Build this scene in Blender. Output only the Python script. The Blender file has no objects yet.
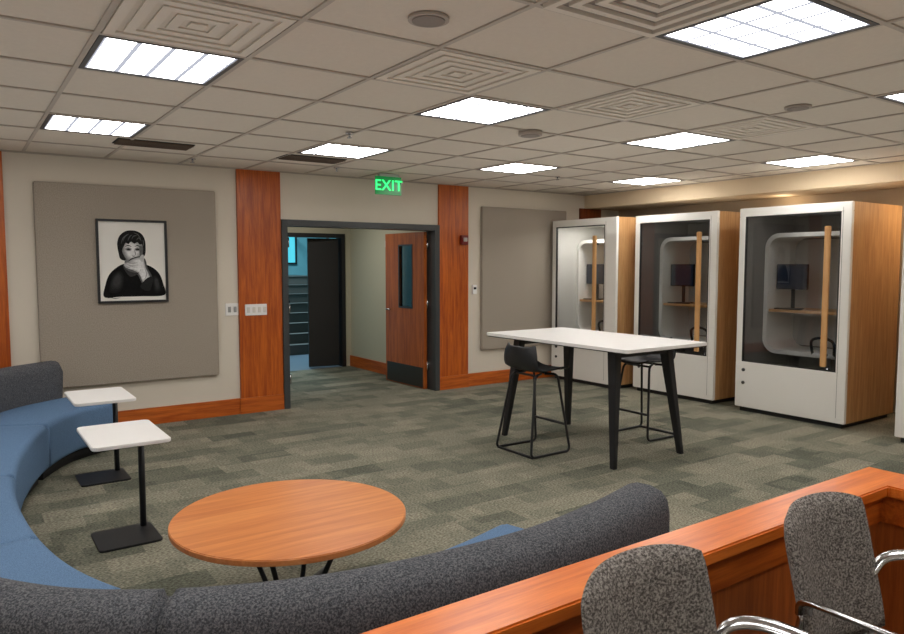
import bpy, bmesh, math, random
from mathutils import Vector, Matrix
random.seed(4)
H=1.607; C=2.612; W=7.575
SC=bpy.context.scene
SC.view_settings.view_transform='Standard'
SC.view_settings.look='None'
SC.view_settings.exposure=0.0

# ------------------------------------------------------------ materials
def lin(c):
    return tuple(((x/255)/12.92 if x/255<=.04045 else (((x/255)+.055)/1.055)**2.4) for x in c)+(1,)
MATS={}
def base_mat(name):
    m=bpy.data.materials.new(name); m.use_nodes=True
    nt=m.node_tree; b=nt.nodes['Principled BSDF']
    return m,nt,b
def mat(name,c,rough=.6,metal=0,spec=.5,bump=0,bscale=200,var=0,vscale=3,emit=None,es=0):
    if name in MATS: return MATS[name]
    m,nt,b=base_mat(name)
    b.inputs['Roughness'].default_value=rough; b.inputs['Metallic'].default_value=metal
    b.inputs['Specular IOR Level'].default_value=spec
    L=nt.links
    tc=nt.nodes.new('ShaderNodeTexCoord')
    nz=nt.nodes.new('ShaderNodeTexNoise'); nz.inputs['Scale'].default_value=vscale; nz.inputs['Detail'].default_value=4
    L.new(tc.outputs['Object'],nz.inputs['Vector'])
    mx=nt.nodes.new('ShaderNodeMix'); mx.data_type='RGBA'
    c1=lin(c); k=max(var,.02)
    mx.inputs[6].default_value=tuple(x*(1-k) for x in c1[:3])+(1,)
    mx.inputs[7].default_value=tuple(min(1,x*(1+k)) for x in c1[:3])+(1,)
    L.new(nz.outputs['Fac'],mx.inputs[0]); L.new(mx.outputs[2],b.inputs['Base Color'])
    if bump:
        n2=nt.nodes.new('ShaderNodeTexNoise'); n2.inputs['Scale'].default_value=bscale; n2.inputs['Detail'].default_value=3
        L.new(tc.outputs['Object'],n2.inputs['Vector'])
        bp=nt.nodes.new('ShaderNodeBump'); bp.inputs['Strength'].default_value=bump; bp.inputs['Distance'].default_value=.005
        L.new(n2.outputs['Fac'],bp.inputs['Height']); L.new(bp.outputs[0],b.inputs['Normal'])
    if emit:
        b.inputs['Emission Color'].default_value=lin(emit); b.inputs['Emission Strength'].default_value=es
    MATS[name]=m; return m
def wood(name,c1,c2,axis='Z',rough=.35,scale=1.0,spec=.5):
    if name in MATS: return MATS[name]
    m,nt,b=base_mat(name); L=nt.links
    b.inputs['Roughness'].default_value=rough; b.inputs['Specular IOR Level'].default_value=spec
    tc=nt.nodes.new('ShaderNodeTexCoord'); mp=nt.nodes.new('ShaderNodeMapping')
    s=[14*scale]*3; s['XYZ'.index(axis)]=.9*scale
    mp.inputs['Scale'].default_value=s
    L.new(tc.outputs['Object'],mp.inputs['Vector'])
    n=nt.nodes.new('ShaderNodeTexNoise'); n.inputs['Scale'].default_value=2.2; n.inputs['Detail'].default_value=8; n.inputs['Distortion'].default_value=.6
    L.new(mp.outputs[0],n.inputs['Vector'])
    n2=nt.nodes.new('ShaderNodeTexNoise'); n2.inputs['Scale'].default_value=12; n2.inputs['Detail'].default_value=3
    L.new(mp.outputs[0],n2.inputs['Vector'])
    ad=nt.nodes.new('ShaderNodeMath'); ad.operation='MULTIPLY_ADD'; ad.inputs[1].default_value=.35
    L.new(n2.outputs['Fac'],ad.inputs[0]); L.new(n.outputs['Fac'],ad.inputs[2])
    r=nt.nodes.new('ShaderNodeValToRGB'); r.color_ramp.elements[0].position=.5; r.color_ramp.elements[0].color=lin(c1)
    r.color_ramp.elements[1].position=.88; r.color_ramp.elements[1].color=lin(c2)
    L.new(ad.outputs[0],r.inputs[0]); L.new(r.outputs[0],b.inputs['Base Color'])
    MATS[name]=m; return m
def speckle(name,c1,c2,c3,scale=180,rough=.95,stretch=(1,1,1)):
    if name in MATS: return MATS[name]
    m,nt,b=base_mat(name); L=nt.links
    b.inputs['Roughness'].default_value=rough; b.inputs['Specular IOR Level'].default_value=.2
    tc=nt.nodes.new('ShaderNodeTexCoord'); mp=nt.nodes.new('ShaderNodeMapping'); mp.inputs['Scale'].default_value=stretch
    L.new(tc.outputs['Object'],mp.inputs[0])
    n=nt.nodes.new('ShaderNodeTexNoise'); n.inputs['Scale'].default_value=scale; n.inputs['Detail'].default_value=2; n.inputs['Roughness'].default_value=.7
    L.new(mp.outputs[0],n.inputs['Vector'])
    r=nt.nodes.new('ShaderNodeValToRGB'); e=r.color_ramp.elements
    e[0].position=.38; e[0].color=lin(c1); e[1].position=.64; e[1].color=lin(c3)
    x=e.new(.5); x.color=lin(c2)
    L.new(n.outputs['Fac'],r.inputs[0]); L.new(r.outputs[0],b.inputs['Base Color'])
    bp=nt.nodes.new('ShaderNodeBump'); bp.inputs['Strength'].default_value=.25; bp.inputs['Distance'].default_value=.004
    L.new(n.outputs['Fac'],bp.inputs['Height']); L.new(bp.outputs[0],b.inputs['Normal'])
    MATS[name]=m; return m
def carpet():
    m,nt,b=base_mat('carpet_tile'); L=nt.links; b.inputs['Roughness'].default_value=.95; b.inputs['Specular IOR Level'].default_value=.15
    tc=nt.nodes.new('ShaderNodeTexCoord')
    def brick(w,h,ca,cb,off,loc):
        mp=nt.nodes.new('ShaderNodeMapping'); mp.inputs['Location'].default_value=loc
        L.new(tc.outputs['Object'],mp.inputs[0])
        k=nt.nodes.new('ShaderNodeTexBrick'); k.inputs['Scale'].default_value=1; k.inputs['Brick Width'].default_value=w
        k.inputs['Row Height'].default_value=h; k.inputs['Mortar Size'].default_value=0.0; k.offset=off
        k.inputs['Color1'].default_value=lin(ca); k.inputs['Color2'].default_value=lin(cb)
        L.new(mp.outputs[0],k.inputs['Vector']); return k
    k1=brick(.42,.21,(80,84,73),(144,139,122),.5,(10.1,10.3,0))
    k2=brick(.21,.14,(86,89,78),(136,132,116),.37,(20.05,20.2,0))
    mx=nt.nodes.new('ShaderNodeMix'); mx.data_type='RGBA'; mx.inputs[0].default_value=.4
    L.new(k1.outputs[0],mx.inputs[6]); L.new(k2.outputs[0],mx.inputs[7])
    mp=nt.nodes.new('ShaderNodeMapping'); mp.inputs['Scale'].default_value=(60,110,1); L.new(tc.outputs['Object'],mp.inputs[0])
    n=nt.nodes.new('ShaderNodeTexNoise'); n.inputs['Scale'].default_value=1; n.inputs['Detail'].default_value=3; L.new(mp.outputs[0],n.inputs['Vector'])
    r=nt.nodes.new('ShaderNodeMapRange'); r.inputs[1].default_value=.3; r.inputs[2].default_value=.7; r.inputs[3].default_value=.35; r.inputs[4].default_value=1.6
    L.new(n.outputs['Fac'],r.inputs[0])
    vm=nt.nodes.new('ShaderNodeVectorMath'); vm.operation='SCALE'; L.new(mx.outputs[2],vm.inputs[0]); L.new(r.outputs[0],vm.inputs['Scale'])
    L.new(vm.outputs[0],b.inputs['Base Color'])
    bp=nt.nodes.new('ShaderNodeBump'); bp.inputs['Strength'].default_value=.3; bp.inputs['Distance'].default_value=.004
    L.new(n.outputs['Fac'],bp.inputs['Height']); L.new(bp.outputs[0],b.inputs['Normal'])
    return m
def lens_mat():
    m=bpy.data.materials.new('light_lens'); m.use_nodes=True; nt=m.node_tree; nt.nodes.clear(); L=nt.links
    out=nt.nodes.new('ShaderNodeOutputMaterial'); em=nt.nodes.new('ShaderNodeEmission')
    tc=nt.nodes.new('ShaderNodeTexCoord')
    k=nt.nodes.new('ShaderNodeTexBrick'); k.offset=0; k.inputs['Scale'].default_value=1; k.inputs['Brick Width'].default_value=.149; k.inputs['Row Height'].default_value=.149
    k.inputs['Mortar Size'].default_value=.015; k.inputs['Mortar Smooth'].default_value=.3
    k.inputs['Color1'].default_value=(1,1,1,1); k.inputs['Color2'].default_value=(.85,.85,.87,1); k.inputs['Mortar'].default_value=(.028,.030,.036,1)
    mp=nt.nodes.new('ShaderNodeMapping'); mp.inputs['Location'].default_value=(.298,.298,0)
    L.new(tc.outputs['Object'],mp.inputs[0]); L.new(mp.outputs[0],k.inputs['Vector'])
    mul=nt.nodes.new('ShaderNodeVectorMath'); mul.operation='MULTIPLY'; L.new(k.outputs[0],mul.inputs[0])
    mul.inputs[1].default_value=(1,.972,.93)
    L.new(mul.outputs[0],em.inputs['Color']); em.inputs['Strength'].default_value=LENS
    L.new(em.outputs[0],out.inputs[0]); return m
def glass(name,tint=(.75,.78,.8),rough=.02):
    if name in MATS: return MATS[name]
    m=bpy.data.materials.new(name); m.use_nodes=True; nt=m.node_tree; nt.nodes.clear(); L=nt.links
    out=nt.nodes.new('ShaderNodeOutputMaterial'); t=nt.nodes.new('ShaderNodeBsdfTransparent'); t.inputs[0].default_value=tint+(1,)
    g=nt.nodes.new('ShaderNodeBsdfGlossy'); g.inputs['Roughness'].default_value=rough
    lw=nt.nodes.new('ShaderNodeLayerWeight'); lw.inputs[0].default_value=.5
    pw=nt.nodes.new('ShaderNodeMath'); pw.operation='POWER'; pw.inputs[1].default_value=3.0; L.new(lw.outputs['Facing'],pw.inputs[0])
    ma=nt.nodes.new('ShaderNodeMath'); ma.operation='MULTIPLY_ADD'; ma.inputs[1].default_value=.6; ma.inputs[2].default_value=.05; L.new(pw.outputs[0],ma.inputs[0])
    mx=nt.nodes.new('ShaderNodeMixShader'); L.new(ma.outputs[0],mx.inputs[0]); L.new(t.outputs[0],mx.inputs[1]); L.new(g.outputs[0],mx.inputs[2])
    L.new(mx.outputs[0],out.inputs[0]); MATS[name]=m; return m
LENS=19.0
M_wall=mat('wall_paint_beige',(212,203,188),.85,var=.03,bump=.05)
M_ceil=mat('ceiling_tile',(204,195,182),.95,spec=.1,bump=.35,bscale=160,var=.05,vscale=40)
M_grid=mat('ceiling_tbar',(168,158,146),.6)
M_panel=speckle('acoustic_fabric',(148,138,126),(160,150,138),(172,161,148),120)
M_woodZ=wood('cherry_wood_vertical',(150,64,12),(200,102,30),'Z')
M_woodX=wood('cherry_wood_along_x',(196,94,28),(230,128,50),'X',.3)
M_baseX=wood('cherry_base_x',(160,72,18),(206,108,38),'X')
M_baseY=wood('cherry_base_y',(160,72,18),(206,108,38),'Y')
M_top=wood('round_table_wood',(190,110,54),(216,140,78),'X',.35,.8)
M_oak=wood('booth_oak',(176,130,82),(204,160,108),'Z',.5)
M_oakh=wood('booth_oak_handle',(200,150,95),(222,176,120),'Z',.45)
M_white=mat('white_laminate',(234,232,230),.35)
M_bwhite=mat('booth_white',(236,234,228),.45)
M_black=mat('black_metal',(26,27,30),.45)
M_bplast=mat('black_plastic',(30,31,34),.5)
M_frame=mat('dark_door_frame',(58,62,64),.4)
M_dark=mat('dark_void',(18,18,20),.8)
M_felt=mat('booth_felt_grey',(126,124,120),.95,bump=.2)
M_alu=mat('polished_aluminium',(190,190,192),.18,metal=1)
M_blue=speckle('sofa_blue_fabric',(80,106,136),(92,120,152),(106,134,166),260)
M_grey=speckle('sofa_grey_fabric',(54,56,61),(80,82,87),(108,109,112),170)
M_chair=speckle('chair_grey_fabric',(70,66,63),(112,107,103),(154,149,143),130,stretch=(1,1,1.3))
M_glass=glass('booth_glass',(.84,.85,.86))
M_dglass=glass('door_glass',(.5,.55,.55))

# ------------------------------------------------------------ helpers
def link(o,parent=None):
    bpy.context.collection.objects.link(o)
    if parent: o.parent=parent
    return o
def group(name,loc=(0,0,0),rz=0):
    e=bpy.data.objects.new(name,None); e.empty_display_size=.1; e.location=loc; e.rotation_euler=(0,0,rz)
    return link(e)
def from_bm(name,bm,m,parent=None,smooth=False):
    me=bpy.data.meshes.new(name); bmesh.ops.recalc_face_normals(bm,faces=bm.faces); bm.to_mesh(me); bm.free()
    if smooth:
        for p in me.polygons: p.use_smooth=True
    if not isinstance(m,(list,tuple)): m=[m]
    for x in m: me.materials.append(x)
    return link(bpy.data.objects.new(name,me),parent)
def add_box(bm,x0,x1,y0,y1,z0,z1,mi=0):
    v=[bm.verts.new(p) for p in [(x0,y0,z0),(x1,y0,z0),(x1,y1,z0),(x0,y1,z0),(x0,y0,z1),(x1,y0,z1),(x1,y1,z1),(x0,y1,z1)]]
    for f in [(0,3,2,1),(4,5,6,7),(0,1,5,4),(1,2,6,5),(2,3,7,6),(3,0,4,7)]:
        bm.faces.new([v[i] for i in f]).material_index=mi
def box(name,b,m,parent=None,bev=0):
    bm=bmesh.new(); add_box(bm,*b)
    if bev: bmesh.ops.bevel(bm,geom=bm.edges[:],offset=bev,segments=2,affect='EDGES')
    return from_bm(name,bm,m,parent)
def boxes(name,bs,m,parent=None,bev=0):
    bm=bmesh.new()
    for b in bs: add_box(bm,*b)
    if bev: bmesh.ops.bevel(bm,geom=bm.edges[:],offset=bev,segments=2,affect='EDGES')
    return from_bm(name,bm,m,parent)
def cyl(name,x,y,z0,z1,r,m,parent=None,seg=48,r2=None,bev=0):
    bm=bmesh.new()
    bmesh.ops.create_cone(bm,cap_ends=True,segments=seg,radius1=r,radius2=r if r2 is None else r2,depth=z1-z0,matrix=Matrix.Translation((x,y,(z0+z1)/2)))
    if bev:
        ed=[e for e in bm.edges if abs(e.verts[0].co.z-e.verts[1].co.z)<1e-6]
        bmesh.ops.bevel(bm,geom=ed,offset=bev,segments=3,affect='EDGES')
    o=from_bm(name,bm,m,parent)
    for p in o.data.polygons: p.use_smooth=len(p.vertices)==4 and not bev
    return o
def cr(pts,n=8,closed=False):
    P=[Vector(p) for p in pts]; out=[]
    N=len(P); rng=range(N if closed else N-1)
    for i in rng:
        if closed: a,b,c,d=P[i-1],P[i],P[(i+1)%N],P[(i+2)%N]
        else:
            b,c=P[i],P[i+1]; a=P[i-1] if i>0 else b*2-c; d=P[i+2] if i+2<N else c*2-b
        for k in range(n):
            t=k/n
            out.append(.5*((2*b)+(c-a)*t+(2*a-5*b+4*c-d)*t*t+(3*b-a-3*c+d)*t**3))
    if not closed: out.append(P[-1])
    return out
def fillet(pts,r=.04,n=5):
    P=[Vector(p) for p in pts]; out=[P[0]]
    for i in range(1,len(P)-1):
        a,b,c=P[i-1],P[i],P[i+1]; d1=(a-b); d2=(c-b); rr=min(r,d1.length*.45,d2.length*.45)
        p=b+d1.normalized()*rr; q=b+d2.normalized()*rr
        for k in range(n+1):
            t=k/n; out.append(p*(1-t)**2+b*2*t*(1-t)+q*t*t)
    out.append(P[-1]); return out
def tube(name,pts,r,m,parent=None,seg=10,flat=None):
    P=[Vector(p) for p in pts]; bm=bmesh.new(); rings=[]
    up=None
    for i,p in enumerate(P):
        t=(P[min(i+1,len(P)-1)]-P[max(i-1,0)]).normalized()
        if up is None:
            up=Vector((0,0,1)) if abs(t.z)<.9 else Vector((1,0,0))
        s=t.cross(up).normalized(); up=s.cross(t).normalized()
        ring=[]
        for k in range(seg):
            a=2*math.pi*k/seg
            ring.append(bm.verts.new(p+s*math.cos(a)*r+up*math.sin(a)*(flat if flat else r)))
        rings.append(ring)
    for i in range(len(rings)-1):
        for k in range(seg):
            bm.faces.new([rings[i][k],rings[i][(k+1)%seg],rings[i+1][(k+1)%seg],rings[i+1][k]])
    bm.faces.new(rings[0]); bm.faces.new(rings[-1][::-1])
    return from_bm(name,bm,m,parent,True)
def rrect(x0,x1,y0,y1,r,n=6):
    out=[]
    for cx,cy,a0 in [(x1-r,y1-r,0),(x0+r,y1-r,90),(x0+r,y0+r,180),(x1-r,y0+r,270)]:
        for k in range(n+1):
            a=math.radians(a0+90*k/n); out.append((cx+r*math.cos(a),cy+r*math.sin(a)))
    return out
def slab(name,outline,z0,z1,m,parent=None,bev=.003):
    bm=bmesh.new()
    lo=[bm.verts.new((x,y,z0)) for x,y in outline]; f=bm.faces.new(lo)
    r=bmesh.ops.extrude_face_region(bm,geom=[f]); vs=[v for v in r['geom'] if isinstance(v,bmesh.types.BMVert)]
    for v in vs: v.co.z=z1
    if bev:
        ed=[e for e in bm.edges if abs(e.verts[0].co.z-e.verts[1].co.z)<1e-6]
        bmesh.ops.bevel(bm,geom=ed,offset=bev,segments=2,affect='EDGES')
    return from_bm(name,bm,m,parent)

# ------------------------------------------------------------ room shell
XL,XR,YB=-3.0,8.35,-3.0
M_carpet=carpet()
box('floor',(XL-.2,XR+.2,YB-.2,W+.2,-.1,0),M_carpet)
box('wall_left',(XL-.15,XL,YB,W,0,C+.3),M_wall)
box('wall_rear',(XL-.15,XR+.15,YB-.15,YB,0,C+.3),M_wall)
box('wall_right',(XR,XR+.15,YB,W+.15,0,C+.3),mat('wall_paint_tan',(190,172,148),.85))
D0,D1,DZ=2.96,5.04,2.10
boxes('wall_back',[(XL-.15,D0,W,W+.15,0,C+.3),(D1,XR,W,W+.15,0,C+.3),(D0,D1,W,W+.15,DZ,C+.3)],M_wall)
box('ceiling',(XL,7.62,YB,W,C+.004,C+.1),M_ceil)
box('trim_soffit',(7.62,XR,YB,W,2.42,C+.1),mat('soffit_paint',(216,196,166),.8))
T=.6706; GX=.5885-.037; GY=3.538-.037
bm=bmesh.new()
i=-6
while True:
    x=GX+i*T
    if x>7.6: break
    if x>XL: add_box(bm,x-.012,x+.012,YB,W,C-.004,C+.005)
    i+=1
for j in range(-10,8):
    y=GY+j*T
    if YB<y<W: add_box(bm,XL,7.62,y-.012,y+.012,C-.0045,C+.005)
add_box(bm,XL,7.62,W-.02,W,C-.006,C+.005); add_box(bm,7.6,7.62,YB,W,C-.006,C+.005)
from_bm('ceiling_grid',bm,M_grid)
M_lens=lens_mat(); M_trof=mat('troffer_edge_dark',(40,38,38),.5)
def troffer(i,j):
    g=group('ceiling_light_panel',(GX+(3*i+.5)*T,GY+(3*j+.5)*T,C))
    h=.298; o=.321
    box('lens',(-h,h,-h,h,-.002,.0035),M_lens,g)
    boxes('frame',[(-o,o,-o,-h,-.006,.003),(-o,o,h,o,-.006,.003),(-o,-h,-h,h,-.006,.003),(h,o,-h,h,-.006,.003)],M_trof,g)
for i in (-1,0,1,2,3):
    for j in (-2,-1,0,1):
        troffer(i,j)
M_diff=mat('diffuser_white',(206,197,184),.7)
def diffuser(i,j,m=M_diff,n=4,louver=False):
    g=group('ceiling_air_diffuser',(GX+(i+.5)*T,GY+(j+.5)*T,C))
    bm=bmesh.new()
    for k in range(n):
        o=.315-k*.07; w=.042 if not louver else .034; z=(-.006+.001*k) if not louver else -.018+.002*k
        for b in [(-o,o,-o,-o+w),(-o,o,o-w,o),(-o,-o+w,-o+w,o-w),(o-w,o,-o+w,o-w)]: add_box(bm,*b,z,.003)
    o=.315-n*.07
    if louver: add_box(bm,-.04,.04,-.04,.04,-.014,.003)
    else: add_box(bm,-o,o,-o,o,-.005,.003)
    from_bm('rings',bm,m,g)
    if louver: box('cavity',(-.31,.31,-.31,.31,-.001,.0035),mat('vent_dark',(130,122,114),.8),g)
for i in (0,2,4,6): diffuser(i,-1)
diffuser(2,-3,louver=True,n=4)
def grille(x,y):
    g=group('ceiling_vent_grille',(x,y,C))
    box('cavity',(-.3,.3,-.14,.14,-.003,.003),M_dark,g)
    boxes('louvers',[(-.29,.29,-.13+.045*k,-.118+.045*k,-.016,-.003) for k in range(6)],mat('grille_brown',(84,68,54),.6),g)
grille(1.42,6.42); grille(2.85,6.45)
def speaker(x,y,r,h=.01,name='ceiling_speaker'):
    g=group(name,(x,y,C)); cyl('rim',0,0,-h,.003,r,mat('speaker_grey',(160,150,140),.7),g); cyl('grille',0,0,-h-.004,-h,r*.8,mat('speaker_grille',(130,121,114),.8),g)
speaker(1.64,2.53,.085)
speaker(3.64,4.2,.09,.03,'smoke_detector'); speaker(4.48,2.57,.08,.01)
for (x,y) in [(2.52,5.0),(1.9,7.05),(5.7,6.1),(3.3,6.85)]:
    g=group('sprinkler_head',(x,y,C-.006)); cyl('escutcheon',0,0,-.008,0,.03,M_alu,g,16); cyl('body',0,0,-.034,-.008,.009,M_alu,g,10); cyl('deflector',0,0,-.039,-.034,.02,M_alu,g,16)

box('trim_1',(2.48,D0,W-.03,W,0,C),M_woodZ,None,.003)
box('trim_2',(D1,5.50,W-.03,W,0,C),M_woodZ,None,.003)
box('trim_3',(7.51,7.94,W-.03,W,0,2.42),wood('cherry_dark',(96,42,16),(130,62,26),'Z'),None,.003)
box('trim_4',(-.02,.39,W-.03,W,0,C),M_woodZ,None,.003)
boxes('baseboard_back',[(XL,-.02,W-.02,W,0,.17),(.39,2.48,W-.02,W,0,.17),(5.50,7.51,W-.02,W,0,.17),(2.47,D0+.001,W-.04,W-.03,0,.17),(D1,5.5,W-.04,W-.03,0,.17)],M_baseX)
box('baseboard_left',(XL,XL+.02,YB,W-.02,0,.17),M_baseY)
box('baseboard_rear',(XL+.02,XR,YB,YB+.02,0,.17),M_baseX)
box('acoustic_wall_panel',(.62,2.25,W-.05,W,.45,2.36),M_panel,None,.008)
box('acoustic_wall_panel.001',(5.71,7.22,W-.05,W,.47,2.365),M_panel,None,.008)
g=group('light_switch_plate',(2.41,W,1.13)); box('plate',(-.07,.07,-.012,0,-.065,.065),M_white,g,.003); boxes('toggles',[(-.045,-.015,-.02,-.012,-.03,.03),(.015,.045,-.02,-.012,-.03,.03)],mat('switch_grey',(150,150,148),.5),g,.002)
g=group('light_switch_plate.001',(2.66,W-.03,1.12)); box('plate',(-.12,.12,-.012,0,-.06,.06),M_white,g,.003); boxes('toggles',[(-.1+.06*k,-.07+.06*k,-.02,-.012,-.03,.03) for k in range(4)],mat('switch_white',(215,212,205),.5),g,.002)
g=group('fire_alarm_strobe',(5.41,W-.03,1.92)); box('housing',(-.055,.055,-.05,0,-.06,.06),mat('alarm_red',(110,22,16),.4),g,.006); box('strobe_lens',(-.03,.03,-.065,-.05,-.02,.03),mat('strobe_lens',(190,180,175),.2),g,.004)
g=group('thermostat',(5.61,W,1.28)); box('case',(-.035,.035,-.025,0,-.06,.06),M_white,g,.005); box('display',(-.02,.02,-.028,-.025,0,.03),M_dark,g)

# ------------------------------------------------------------ portrait
g=group('framed_portrait',(1.435,W-.05,1.637))
fw,fh=.32,.402
boxes('frame',[(-fw,fw,-.03,0,-fh,-fh+.022),(-fw,fw,-.03,0,fh-.022,fh),(-fw,-fw+.022,-.03,0,-fh+.022,fh-.022),(fw-.022,fw,-.03,0,-fh+.022,fh-.022)],M_black,g,.002)
box('paper',(-fw+.02,fw-.02,-.012,-.002,-fh+.02,fh-.02),mat('paper_white',(228,225,218),.7),g)
def shade(v): return mat('charcoal_%d'%v,(v,v,v),.95,var=.35,vscale=45,spec=.1)
lay=[0]
def shape(nm,pts,v,sm=True):
    lay[0]+=1; y=-.0122-.00008*lay[0]
    P=[Vector((a,b,0)) for a,b in pts]
    if sm: P=cr(P,6,True)
    bm=bmesh.new(); vs=[bm.verts.new(((p.x-.5)*.6,y,(p.y-.5)*.76)) for p in P]; f=bm.faces.new(vs)
    bmesh.ops.triangulate(bm,faces=[f]); return from_bm(nm,bm,shade(v),g)
def strokes(nm,lines,v,w=.006):
    lay[0]+=1; y=-.0122-.00008*lay[0]; bm=bmesh.new()
    for pts in lines:
        P=cr([Vector((a,b,0)) for a,b in pts],5); n=len(P)
        A=[];B=[]
        for i,p in enumerate(P):
            t=(P[min(i+1,n-1)]-P[max(i-1,0)]).normalized(); nn=Vector((-t.y,t.x,0)); ww=w*math.sin(math.pi*(i+.4)/(n+.2))
            a=p+nn*ww; b=p-nn*ww
            A.append(bm.verts.new(((a.x-.5)*.6,y,(a.y-.5)*.76))); B.append(bm.verts.new(((b.x-.5)*.6,y,(b.y-.5)*.76)))
        for i in range(n-1): bm.faces.new([A[i],A[i+1],B[i+1],B[i]])
    return from_bm(nm,bm,shade(v),g)
def grade(nm,pts,centre,v0,v1,n=6,k0=1.0,k1=.45):
    for q in range(n):
        t=q/(n-1); k=k0+(k1-k0)*t
        shape('%s_%d'%(nm,q),[(centre[0]+(a-centre[0])*k,centre[1]+(b-centre[1])*k) for a,b in pts],int(v0+(v1-v0)*t))
shape('sweater',[(.06,.05),(.08,.2),(.14,.33),(.25,.42),(.38,.47),(.62,.47),(.78,.43),(.9,.34),(.96,.2),(.97,.06),(.6,.05),(.3,.05)],24)
grade('shoulder_sheen',[(.14,.12),(.18,.3),(.3,.38),(.36,.28),(.3,.12)],(.25,.27),32,62,5)
grade('sleeve_sheen',[(.82,.1),(.8,.3),(.88,.3),(.92,.12)],(.86,.22),30,56,4)
shape('hair_back',[(.33,.52),(.29,.6),(.275,.72),(.31,.82),(.41,.885),(.53,.89),(.63,.86),(.685,.78),(.7,.67),(.685,.58),(.62,.52),(.5,.5)],40)
shape('neck',[(.4,.42),(.39,.52),(.6,.54),(.64,.46),(.52,.4)],110)
grade('face',[(.345,.62),(.35,.72),(.42,.785),(.55,.785),(.64,.73),(.655,.63),(.62,.54),(.54,.48),(.42,.51)],(.485,.64),120,214,8,1,.55)
grade('socket_a',[(.38,.655),(.43,.682),(.485,.664),(.475,.635),(.42,.63)],(.435,.655),170,110,4)
grade('socket_b',[(.53,.664),(.58,.682),(.63,.652),(.6,.63),(.54,.635)],(.578,.655),165,105,4)
shape('eye_a',[(.405,.652),(.44,.661),(.475,.65),(.44,.643)],30)
shape('eye_b',[(.54,.65),(.575,.661),(.61,.65),(.575,.643)],30)
strokes('brows',[[(.385,.685),(.43,.70),(.485,.688)],[(.53,.688),(.58,.70),(.63,.68)]],50,.007)
strokes('nose',[[(.525,.65),(.54,.6),(.535,.575)],[(.485,.575),(.51,.565),(.54,.572)]],125,.007)
shape('cheek_dark',[(.6,.7),(.655,.68),(.65,.6),(.615,.54),(.605,.58),(.625,.63)],100)
shape('fringe',[(.31,.60),(.28,.66),(.275,.74),(.32,.83),(.42,.885),(.55,.89),(.65,.845),(.695,.76),(.695,.64),(.67,.66),(.645,.72),(.61,.715),(.575,.745),(.53,.725),(.48,.75),(.44,.72),(.40,.735),(.37,.69),(.35,.66),(.335,.6)],36)
strokes('hair_shine',[[(.33,.72),(.36,.79),(.42,.84)],[(.36,.75),(.39,.81),(.45,.85)],[(.52,.865),(.58,.845),(.63,.79)],[(.43,.76),(.46,.81),(.5,.84)],[(.56,.77),(.6,.80),(.64,.76)],[(.49,.78),(.52,.82),(.57,.83)],[(.65,.68),(.67,.73),(.66,.78)]],92,.006)
grade('hand_shadow',[(.4,.46),(.46,.53),(.6,.565),(.685,.53),(.72,.42),(.79,.28),(.66,.18),(.56,.33),(.46,.36),(.37,.4),(.35,.45)],(.58,.42),60,90,3,1,.9)
grade('hand',[(.42,.49),(.5,.528),(.6,.55),(.66,.52),(.69,.42),(.75,.29),(.66,.22),(.585,.34),(.5,.385),(.4,.415),(.36,.455),(.385,.48)],(.59,.43),165,216,5,1,.72)
shape('thumb',[(.6,.54),(.63,.58),(.66,.585),(.67,.55),(.66,.5),(.62,.5)],185)
strokes('finger_lines',[[(.385,.472-.02*k),(.47,.49-.02*k),(.57,.486-.02*k)] for k in range(4)],115,.004)
strokes('wrist_shade',[[(.66,.26),(.7,.33),(.68,.4)]],150,.007)
shape('cuff',[(.6,.17),(.7,.28),(.8,.29),(.74,.12)],40)
shape('collar',[(.35,.43),(.46,.36),(.58,.36),(.62,.4),(.55,.33),(.44,.31)],56)
strokes('signature',[[(.1,.035),(.16,.04),(.22,.03),(.3,.04)]],90,.004)

# ------------------------------------------------------------ doorway + vestibule
F=.07
boxes('door_frame_1',[(D0,D0+F,W-.05,W+.17,0,DZ),(D1-F,D1,W-.05,W+.17,0,DZ),(D0+F,D1-F,W-.05,W+.17,DZ-F,DZ)],M_frame,None,.003)
def door_leaf(name,loc,rz,w,h,mwood,glass_x=(.3,.62),glass_z=(1.05,1.85),kick=True):
    g=group(name,loc,rz); t=.045
    if glass_x:
        gx0,gx1=glass_x[0]*w,glass_x[1]*w; gz0,gz1=glass_z
        boxes('leaf',[(0,gx0,-t/2,t/2,.01,h),(gx1,w,-t/2,t/2,.01,h),(gx0,gx1,-t/2,t/2,.01,gz0),(gx0,gx1,-t/2,t/2,gz1,h)],mwood,g)
        box('vision_glass',(gx0,gx1,-.004,.004,gz0,gz1),M_dglass,g)
        boxes('vision_frame',[(gx0-.02,gx0,-t/2-.006,t/2+.006,gz0-.02,gz1+.02),(gx1,gx1+.02,-t/2-.006,t/2+.006,gz0-.02,gz1+.02),(gx0,gx1,-t/2-.006,t/2+.006,gz0-.02,gz0),(gx0,gx1,-t/2-.006,t/2+.006,gz1,gz1+.02)],M_frame,g)
    else: box('leaf',(0,w,-t/2,t/2,.01,h),mwood,g,.003)
    if kick: boxes('kick_plate',[(.03,w-.03,-t/2-.003,-t/2,.02,.28),(.03,w-.03,t/2,t/2+.003,.02,.28)],mat('kick_plate_metal',(80,78,76),.35,metal=.8),g)
    if glass_x:
        for s in (-1,1):
            tube('lever_handle',fillet([(w*.92,s*t/2,1.0),(w*.92,s*(t/2+.045),1.0),(w*.8,s*(t/2+.045),1.0)],.02),.01,M_alu,g)
    for z in (.25,1.05,1.8): cyl('hinge',0,-.03,z,z+.11,.012,M_alu,g,12)
    return g
M_dch=wood('door_cherry',(144,70,24),(188,102,40),'Z')
door_leaf('door_1',(D1-F-.04,W+.12,0),math.radians(92),.93,DZ-F-.01,M_dch)
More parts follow.
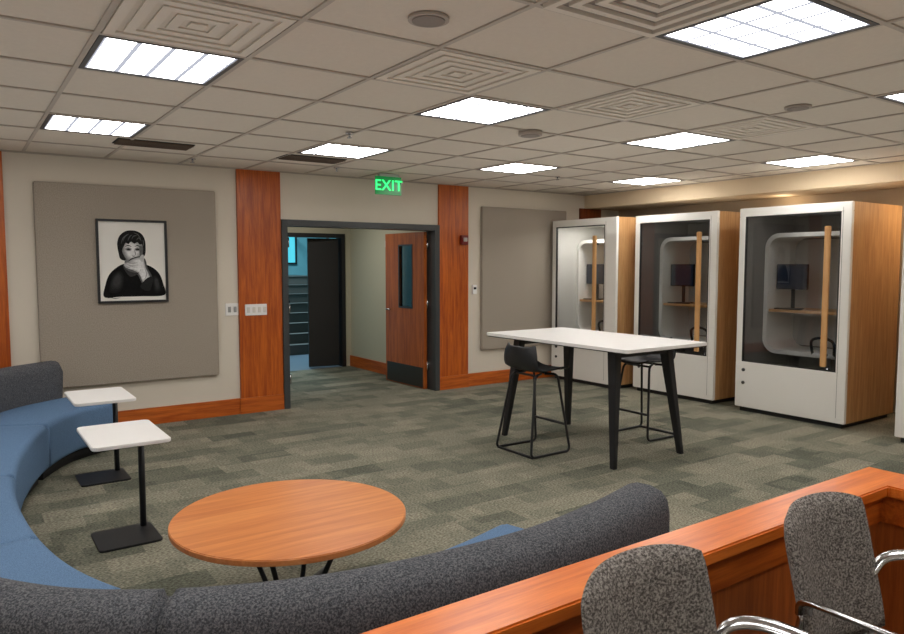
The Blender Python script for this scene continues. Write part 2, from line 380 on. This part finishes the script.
door_leaf('door_2',(D0+F+.04,W+.12,0),math.radians(88),.93,DZ-F-.01,M_dch)
YV=10.2; XV0,XV1=2.85,5.13
M_hall=mat('hall_paint',(190,186,164),.85)
box('floor_vestibule',(XV0-.1,XV1+.1,W+.2,YV,-.1,-.001),M_carpet)
box('wall_vestibule_right',(XV1,XV1+.12,W+.15,YV,0,2.6),M_hall)
box('wall_vestibule_left',(XV0-.12,XV0,W+.15,YV,0,2.6),M_hall)
box('ceiling_vestibule',(XV0-.12,XV1+.12,W+.15,YV+.15,2.5,2.6),M_ceil)
box('baseboard_vestibule',(XV1-.02,XV1,W+.17,YV,0,.17),M_baseY)
E0,E1,EZ=3.1,5.03,2.08
boxes('wall_vestibule_far',[(XV0-.12,E0,YV,YV+.15,0,2.5),(E1,XV1+.12,YV,YV+.15,0,2.5),(E0,E1,YV,YV+.15,EZ,2.5)],M_hall)
boxes('door_frame_2',[(E0,E0+.06,YV-.03,YV+.17,0,EZ),(E1-.06,E1,YV-.03,YV+.17,0,EZ),(E0+.06,E1-.06,YV-.03,YV+.17,EZ-.06,EZ)],M_black)
door_leaf('door_3',(E1-.07,YV+.08,0),math.radians(168),.48,EZ-.07,mat('dark_door',(30,28,27),.5),glass_x=None,kick=False)
g=group('wall_sensor_box',(XV1,8.95,1.9)); box('case',(-.05,0,-.05,.05,-.05,.05),M_white,g,.005)
# stairwell
box('floor_stairwell',(2.5,7.2,YV+.001,16,-.1,-.001),mat('stair_floor',(104,118,134),.4))
boxes('wall_stairwell',[(2.4,2.5,YV+.15,16,0,4.2),(7.2,7.3,YV+.15,16,0,4.2),(2.4,7.3,16,16.1,0,4.2),(2.4,7.3,YV+.15,YV+.16,2.6,4.2)],mat('stair_wall',(120,176,186),.8))
box('ceiling_stairwell',(2.4,7.3,YV+.15,16.1,4.2,4.3),M_ceil)
g=group('staircase',(4.75,12.0,0))
M_step=mat('stair_concrete',(84,82,78),.7)
NS=8
boxes('steps',[(0,1.8,.28*k,.28*k+.3,.0 if k<2 else .17*k-.2,.17*(k+1)) for k in range(NS)]+[(0,1.8,.28*NS,3.9,.17*NS-.2,.17*NS)],M_step,g)
boxes('nosing',[(0,1.8,.28*k-.02,.28*k+.06,.17*(k+1),.17*(k+1)+.008) for k in range(NS)],mat('stair_nosing',(106,108,106),.6),g)
for x in (.04,1.76):
    tube('handrail',[(x,-.1,.95),(x,.28*NS,.95+.17*NS),(x,3.8,.95+.17*NS)],.025,M_black,g)
    for k in range(3): tube('baluster',[(x,.1+.9*k,.17),(x,.1+.9*k,1.02+.55*k)],.012,M_black,g)
bm=bmesh.new()
vs=[bm.verts.new(p) for p in [(.04,.2,1.0),(.04,2.24,2.24),(.04,2.24,1.5),(.04,.2,.3)]]; bm.faces.new(vs)
from_bm('glass_guard',bm,glass('teal_guard_glass',(.5,.8,.82)),g)
g=group('stairwell_window',(5.9,15.98,2.35)); box('pane',(-.7,.7,-.01,.0,-.7,.9),mat('window_teal',(90,200,215),.2,emit=(90,205,220),es=.6),g)
boxes('mullions',[(-.74,-.7,-.03,0,-.74,.94),(.7,.74,-.03,0,-.74,.94),(-.02,.02,-.03,-.01,-.7,.9),(-.7,.7,-.03,0,-.74,-.7),(-.7,.7,-.03,0,.9,.94)],M_black,g)

# ------------------------------------------------------------ exit sign
g=group('exit_sign',(4.0,7.0,C))
box('canopy',(-.12,.12,-.03,.03,-.035,-.006),mat('sign_white',(170,172,168),.5),g,.004)
box('face_plate',(-.165,.165,-.008,.008,-.235,-.035),mat('sign_green_glass',(6,80,40),.2,emit=(10,150,70),es=.45),g,.002)
cu=bpy.data.curves.new('exit_text','FONT'); cu.body='EXIT'; cu.size=.165; cu.extrude=.002; cu.offset=.001; cu.align_x='CENTER'; cu.align_y='CENTER'; cu.space_character=1.05
to=bpy.data.objects.new('tmp',cu); me=bpy.data.meshes.new_from_object(to); bpy.data.objects.remove(to)
me.materials.clear(); me.materials.append(mat('sign_green_glow',(60,255,150),.4,emit=(50,255,130),es=1.3))
o=link(bpy.data.objects.new('letters',me),g); o.location=(0,-.011,-.137); o.rotation_euler=(math.radians(90),0,0)

# ------------------------------------------------------------ phone booths
def booth(name,x,y,near=.1,hy=.2,light=6,wid=1.19,lining=None):
    g=group(name,(x,y,0)); w=wid; d=1.02; h=2.21
    lining=lining or M_felt
    box('plinth',(.04,d-.04,.04,w-.04,0,.05),M_black,g)
    boxes('side_panels',[(.045,d,0,.035,.05,h),(.045,d,w-.035,w,.05,h),(d-.03,d,.035,w-.035,.05,h)],M_oak,g)
    boxes('roof_and_floor',[(.045,d-.03,.035,w-.035,h-.05,h-.002),(.045,d-.03,.035,w-.035,.05,.09)],M_bwhite,g)
    far=.07; gz0,gz1=.55,2.12
    boxes('front_frame',[(0,.045,0,near,gz0,gz1),(0,.045,w-far,w,gz0,gz1),(0,.045,0,w,gz1,h),(0,.045,0,w,.05,gz0)],M_bwhite,g,.004)
    boxes('gasket',[(.004,.03,near,near+.012,gz0,gz1),(.004,.03,w-far-.012,w-far,gz0,gz1),(.004,.03,near+.012,w-far-.012,gz1-.012,gz1),(.004,.03,near+.012,w-far-.012,gz0,gz0+.012)],M_black,g)
    box('glass_door',(.012,.02,near+.012,w-far-.012,gz0+.012,gz1-.012),M_glass,g)
    boxes('door_seam',[(-.001,.01,near-.02,near-.016,.1,gz1+.04)],mat('seam_grey',(150,148,142),.8),g)
    box('door_handle',(-.062,-.03,hy-.028,hy+.028,.6,1.98),M_oakh,g,.006)
    boxes('handle_brackets',[(-.03,.0 if hy<near else .012,hy-.012,hy+.012,z,z+.024) for z in (.7,1.86)],M_black,g)
    for z in (.32,.46):
        tube('round_knob',[(-.012,w-.1,z),(.0,w-.1,z)],.018,mat('knob_grey',(70,70,70),.4),g,16)
    boxes('interior_lining',[(.05,d-.035,.036,.05,.09,h-.05),(.05,d-.035,w-.05,w-.036,.09,h-.05),(d-.05,d-.031,.05,w-.05,.09,h-.05),(.05,d-.05,.05,w-.05,h-.065,h-.052)],lining,g)
    out=rrect(.05,w-.05,.62,1.95,.16,8); inn=rrect(.095,w-.095,.665,1.905,.13,8)
    bm=bmesh.new(); n=len(out); x0=.42
    A=[bm.verts.new((x0,a,b)) for a,b in out]; B=[bm.verts.new((x0,a,b)) for a,b in inn]; A2=[bm.verts.new((d-.05,a,b)) for a,b in out]; B2=[bm.verts.new((d-.05,a,b)) for a,b in inn]
    for k in range(n):
        q=(k+1)%n
        bm.faces.new([A[k],A[q],B[q],B[k]]); bm.faces.new([B[k],B[q],B2[q],B2[k]]); bm.faces.new([A[k],A2[k],A2[q],A[q]])
    from_bm('niche_surround',bm,M_bwhite,g)
    box('niche_back',(d-.058,d-.051,.095,w-.095,.68,1.89),mat('niche_grey',(196,194,188),.9),g)
    box('desk_shelf',(.44,d-.06,.1,w-.1,1.08,1.11),M_oakh,g,.004)
    mg=mat('screen_black',(12,13,16),.15)
    mx0=.56
    box('monitor',(mx0,mx0+.03,w-.47,w-.11,1.33,1.61),mg,g,.006)
    boxes('monitor_stand',[(mx0+.03,mx0+.05,w-.31,w-.27,1.115,1.5),(mx0-.03,mx0+.12,w-.38,w-.20,1.11,1.122)],M_black,g,.003)
    box('monitor_screen',(mx0-.0015,mx0-.0005,w-.455,w-.125,1.345,1.595),mat('screen_image',(22,28,40),.2,emit=(60,80,110),es=.06),g)
    box('keyboard',(mx0-.1,mx0-.04,w-.45,w-.15,1.11,1.125),M_bplast,g,.003)
    box('orange_note',(d-.066,d-.059,.24,.34,1.5,1.64),mat('note_orange',(220,90,50),.6),g)
    cyl('stool_seat',.3,.33,.66,.7,.16,M_white,g,32,bev=.01); tube('stool_stem',[(.3,.33,.1),(.3,.33,.66)],.025,M_alu,g); cyl('stool_foot',.3,.33,.09,.105,.17,M_alu,g,32)
    tube('stool_backrest',cr([(.2,.22,.68),(.17,.22,.82),(.16,.33,.86),(.17,.44,.82),(.2,.44,.68)],6),.014,M_black,g)
    box('lamp_strip',(.15,.4,.35,.85,h-.072,h-.066),mat('booth_lamp_%d'%(light*10),(255,250,240),.5,emit=(255,250,242),es=light),g)
    return g
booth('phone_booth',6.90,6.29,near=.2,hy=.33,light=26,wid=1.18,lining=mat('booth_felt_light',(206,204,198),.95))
booth('phone_booth.001',7.08,4.96,light=3.5,wid=1.18)
booth('phone_booth.002',7.05,3.47,light=3.5)
booth('phone_booth.003',6.95,1.78,light=3.5)

# ------------------------------------------------------------ bar table
g=group('bar_height_table',(4.61,4.50,0)); tz=.965
hx,hy=.495,.87
slab('top',rrect(-hx,hx,-hy,hy,.03,4),tz-.028,tz,M_white,g)
slab('top_underside',rrect(-hx+.012,hx-.012,-hy+.012,hy-.012,.03,4),tz-.036,tz-.028,M_black,g,0)
boxes('frame_rails',[(-.32,.32,-.62,-.57,tz-.10,tz-.036),(-.32,.32,.57,.62,tz-.10,tz-.036),(-.035,.035,-.57,.57,tz-.10,tz-.036)],M_black,g,.003)
def leg(nm,top,bot,a,b,m,parent):
    bm=bmesh.new(); v=[]
    for (x,y,z),s in ((bot,b),(top,a)):
        for dx,dy in ((-1,-1),(1,-1),(1,1),(-1,1)): v.append(bm.verts.new((x+dx*s[0],y+dy*s[1],z)))
    for f in [(0,3,2,1),(4,5,6,7),(0,1,5,4),(1,2,6,5),(2,3,7,6),(3,0,4,7)]: bm.faces.new([v[i] for i in f])
    bmesh.ops.bevel(bm,geom=bm.edges[:],offset=.004,segments=2,affect='EDGES')
    return from_bm(nm,bm,m,parent)
n=0
for sx in (-1,1):
    for sy in (-1,1):
        n+=1; leg('leg_%d'%n,(sx*.31,sy*.58,tz-.036),(sx*.41,sy*.68,0),(.036,.046),(.02,.024),M_black,g)

def bar_stool(name,x,y,rz):
    g=group(name,(x,y,0),rz)
    sh=.70
    prof=[(.21,-.01),(.19,.006),(.1,.0),(-.05,-.006),(-.14,.01),(-.19,.06),(-.215,.14),(-.225,.22)]
    P=cr([(a,b,0) for a,b in prof],5); bm=bmesh.new(); rows=[]
    for i,p in enumerate(P):
        t=i/(len(P)-1); hw=.205+.01*math.sin(t*3) - (.03*max(0,(t-.8)/.2)**2) - (.04*max(0,(.12-t)/.12)**2)
        row=[]
        for k in range(13):
            s=-1+2*k/12
            lift=.03*abs(s)**3; fw=.07*s*s*max(0,(t-.6)/.4)
            row.append(bm.verts.new((p.x+fw,s*hw,sh+p.y+lift*(1-t*.5))))
        rows.append(row)
    for i in range(len(rows)-1):
        for k in range(12): bm.faces.new([rows[i][k],rows[i][k+1],rows[i+1][k+1],rows[i+1][k]])
    o=from_bm('seat_shell',bm,M_bplast,g,True); md=o.modifiers.new('s','SOLIDIFY'); md.thickness=.014; md.offset=-1
    for s in (-1,1):
        pts=fillet([(.02,s*.1,sh-.02),(.12,s*.15,sh-.025),(.21,s*.22,.012),(-.24,s*.23,.012),(-.13,s*.15,sh-.025),(-.02,s*.1,sh-.02)],.05)
        tube('sled_side',pts,.011,M_black,g)
    tube('foot_rest',[(.175,-.19,.24),(.175,.19,.24)],.011,M_black,g)
    tube('floor_cross',[(-.22,-.23,.012),(-.22,.23,.012)],.011,M_black,g)
    tube('seat_cross_a',[(.1,-.15,sh-.03),(.1,.15,sh-.03)],.0095,M_black,g)
    tube('seat_cross_b',[(-.1,-.15,sh-.03),(-.1,.15,sh-.03)],.0095,M_black,g)
    return g
bar_stool('bar_stool',4.08,4.62,0)
bar_stool('bar_stool.001',5.3,4.45,math.pi)

# ------------------------------------------------------------ round coffee table
g=group('round_coffee_table',(1.235,3.085,0))
cyl('top',0,0,.43,.458,.53,M_top,g,96,bev=.004)
cyl('hub',0,0,.39,.43,.09,M_black,g,32)
for k in range(4):
    a=math.radians(45+90*k); ca,sa=math.cos(a),math.sin(a)
    tube('leg_%d'%(k+1),fillet([(.05*ca,.05*sa,.41),(.26*ca,.26*sa,.41),(.1*ca,.1*sa,.05),(.44*ca,.44*sa,.012)],.06),.012,M_black,g)
cyl('lower_ring',0,0,.04,.055,.14,M_black,g,32)

def side_table(name,x,y):
    g=group(name,(x,y,0))
    slab('top',rrect(-.34,.06,-.53,.07,.035,5),.632,.652,M_white,g)
    box('bracket',(-.12,.02,-.25,.02,.618,.632),M_black,g,.003)
    tube('stem',[(0,0,.01),(0,0,.62)],.019,M_black,g,16)
    slab('base_plate',rrect(-.29,.05,-.3,.05,.03,5),0,.012,M_black,g)
side_table('laptop_side_table',.89,4.60)
side_table('laptop_side_table.001',.98,5.98)

# ------------------------------------------------------------ curved sofa
ctrl=[(.76,7.14),(.34,6.80),(.0,6.2),(-.22,5.45),(-.33,4.7),(-.35,4.1),(-.30,3.45),(-.2,2.95),(-.03,2.52),(.2,2.18),(.46,1.98),(.78,1.845),(1.12,1.785),(1.5,1.775),(1.85,1.83),(2.17,1.915)]
path=cr([(a,b,0) for a,b in ctrl],10)
g=group('curved_sectional_sofa',(0,0,0))
def sweep(nm,idx0,idx1,prof,m,gap=.003):
    P=path[idx0:idx1+1]; bm=bmesh.new(); rings=[]
    for i,p in enumerate(P):
        gi=idx0+i
        t=(path[min(gi+1,len(path)-1)]-path[max(gi-1,0)]).normalized(); n=Vector((t.y,-t.x,0))
        q=p.copy()
        if i==0: q+=t*gap
        if i==len(P)-1: q-=t*gap
        rings.append([bm.verts.new((q.x+n.x*d,q.y+n.y*d,z)) for d,z in prof])
    m0=len(prof)
    for i in range(len(rings)-1):
        for k in range(m0): bm.faces.new([rings[i][k],rings[i][(k+1)%m0],rings[i+1][(k+1)%m0],rings[i+1][k]])
    e0=bm.faces.new(rings[0]); e1=bm.faces.new(rings[-1][::-1])
    ed=list(set(e0.edges[:]+e1.edges[:]))
    bmesh.ops.bevel(bm,geom=ed,offset=.018,segments=3,affect='EDGES',clamp_overlap=True)
    return from_bm(nm,bm,m,g,True)
seat_prof=rrect(-.57,.03,.09,.43,.045,5)
seat_prof2=rrect(-.62,.03,.09,.43,.045,5)
back_prof=[(.0,.40),(.0,.66),(.008,.71),(.03,.742),(.065,.755),(.12,.755),(.165,.74),(.19,.71),(.2,.66),(.2,.2),(.195,.1),(.02,.1),(.02,.3)]
plinth=[(-.5,0),(-.5,.09),(.15,.09),(.15,0)]
NP=len(path)-1
cuts=[0,20,40,60,80,100,NP]
for a,b in zip(cuts[:-1],cuts[1:]):
    sweep('seat_section',a,b,seat_prof if a<100 else seat_prof2,M_blue)
    sweep('back_section',a,b,back_prof,M_grey)
    sweep('plinth_section',a,b,plinth,M_dark,gap=.03)

# ------------------------------------------------------------ low divider wall with wood cap
g=group('low_divider_wall',(0,0,0)); dz=.74
boxes('core_panels',[(-1.0,3.15,1.34,1.43,0,dz-.045),(3.03,3.15,-2.4,1.34,0,dz-.045)],wood('divider_panel',(150,76,30),(190,104,46),'Z',.4),g)
o0,o1=1.285,1.465; xi,xo=2.975,3.2
bm=bmesh.new()
pts=[(-1.05,o0),(xi,o0),(xi,-2.4),(xo,-2.4),(xo,o1),(-1.05,o1)]
v0=[bm.verts.new((a,b,dz-.045)) for a,b in pts]; f=bm.faces.new(v0)
r=bmesh.ops.extrude_face_region(bm,geom=[f])
for v in [v for v in r['geom'] if isinstance(v,bmesh.types.BMVert)]: v.co.z=dz
bmesh.ops.bevel(bm,geom=bm.edges[:],offset=.006,segments=2,affect='EDGES')
from_bm('wood_cap',bm,M_woodX,g)
boxes('inner_rail',[(-1.0,3.03,1.32,1.34,dz-.16,dz-.045),(3.01,3.03,-2.4,1.32,dz-.16,dz-.045)],M_baseX,g)

# ------------------------------------------------------------ armchairs
def armchair(name,x,y,rz):
    g=group(name,(x,y,0),rz)
    bm=bmesh.new(); nx,nz=20,14; F_=[];B_=[]
    for j in range(nz+1):
        v=j/nz; fr=[];bk=[]
        for i in range(nx+1):
            u=-1+2*i/nx
            hw=.236*(1-.06*(1-v))
            zz=.47+.43*v
            e=abs(2*v-1)**7; ww=hw*(1-.06*e)
            topd=.026*abs(u)**4*(1 if v>.5 else -1)*abs(2*v-1)
            xx=u*ww; yy=-.07*u*u + .09*(v-.3)
            th=.028*(1-abs(u)**8)*(1-abs(2*v-1)**8)+.005
            fr.append(bm.verts.new((xx,yy-th,zz-topd))); bk.append(bm.verts.new((xx,yy+th*.7,zz-topd)))
        F_.append(fr);B_.append(bk)
    for j in range(nz):
        for i in range(nx):
            bm.faces.new([F_[j][i],F_[j][i+1],F_[j+1][i+1],F_[j+1][i]]); bm.faces.new([B_[j][i],B_[j+1][i],B_[j+1][i+1],B_[j][i+1]])
    for i in range(nx):
        bm.faces.new([F_[0][i],B_[0][i],B_[0][i+1],F_[0][i+1]]); bm.faces.new([F_[nz][i],F_[nz][i+1],B_[nz][i+1],B_[nz][i]])
    for j in range(nz):
        bm.faces.new([F_[j][0],F_[j+1][0],B_[j+1][0],B_[j][0]]); bm.faces.new([F_[j][nx],B_[j][nx],B_[j+1][nx],F_[j+1][nx]])
    from_bm('back_cushion',bm,M_chair,g,True)
    slab('seat_cushion',rrect(-.25,.25,-.5,-.02,.07,6),.41,.475,M_chair,g,.02)
    slab('seat_pan',rrect(-.22,.22,-.47,-.05,.05,5),.385,.41,M_black,g,.003)
    for s in (-1,1):
        arm=cr([(s*.21,-.05,.64),(s*.255,-.08,.695),(s*.29,-.17,.715),(s*.295,-.35,.71),(s*.29,-.46,.69)],6)
        tube('armrest_%s'%('a' if s<0 else 'b'),arm,.022,M_alu,g,12,flat=.009)
        tube('front_leg',cr([(s*.285,-.45,.695),(s*.28,-.43,.56),(s*.26,-.41,.4),(s*.26,-.45,.0)],5),.013,M_alu,g)
        tube('rear_leg',cr([(s*.21,-.05,.65),(s*.215,-.03,.5),(s*.23,-.05,.38),(s*.25,.06,.0)],5),.013,M_alu,g)
        tube('side_rail',[(s*.26,-.42,.395),(s*.23,-.06,.395)],.011,M_alu,g)
    return g
armchair('conference_armchair',1.325,1.105,math.radians(3))
armchair('conference_armchair.001',2.10,1.08,math.radians(3))

# ------------------------------------------------------------ extra lamps and added ceiling fill
def area(name,loc,size,power,col,rot=(0,0,0),sy=None):
    l=bpy.data.lights.new(name,'AREA'); l.energy=power; l.size=size; l.color=col
    if sy: l.shape='RECTANGLE'; l.size_y=sy
    o=bpy.data.objects.new(name,l); o.location=loc; o.rotation_euler=rot; link(o); return o
area('vestibule_lamp',(4.0,9.0,2.47),.6,15,(1,.98,.92))
area('stairwell_lamp',(4.9,12.9,4.1),1.2,190,(.65,.9,1))
area('soffit_warm_lamp',(7.95,3.0,2.40),.3,6,(1,.8,.55))
for k,(yy,pw) in enumerate([(1.2,3),(2.6,3),(4.8,2)]):
    l=bpy.data.lights.new('cove_lamp','POINT'); l.energy=pw; l.shadow_soft_size=.03; l.color=(1,.8,.55)
    o=bpy.data.objects.new('cove_lamp',l); o.location=(8.12,yy,2.31); link(o)
area('ceiling_fill_light',(2.6,2.4,2.0),9.5,72,(1,.97,.93),(math.pi,0,0),9.5)  # added fill with no fixture, faces up to brighten the ceiling

w=bpy.data.worlds.new('world'); SC.world=w; w.use_nodes=True; w.node_tree.nodes['Background'].inputs[0].default_value=(.5,.55,.6,1); w.node_tree.nodes['Background'].inputs[1].default_value=.05

cam=bpy.data.cameras.new('camera'); cam.sensor_width=36; cam.lens=715.8/904*36; cam.clip_start=.05
co=bpy.data.objects.new('camera',cam); co.location=(0,0,H); co.rotation_euler=(math.radians(90-4.2),0,math.radians(-34.775)); link(co); SC.camera=co
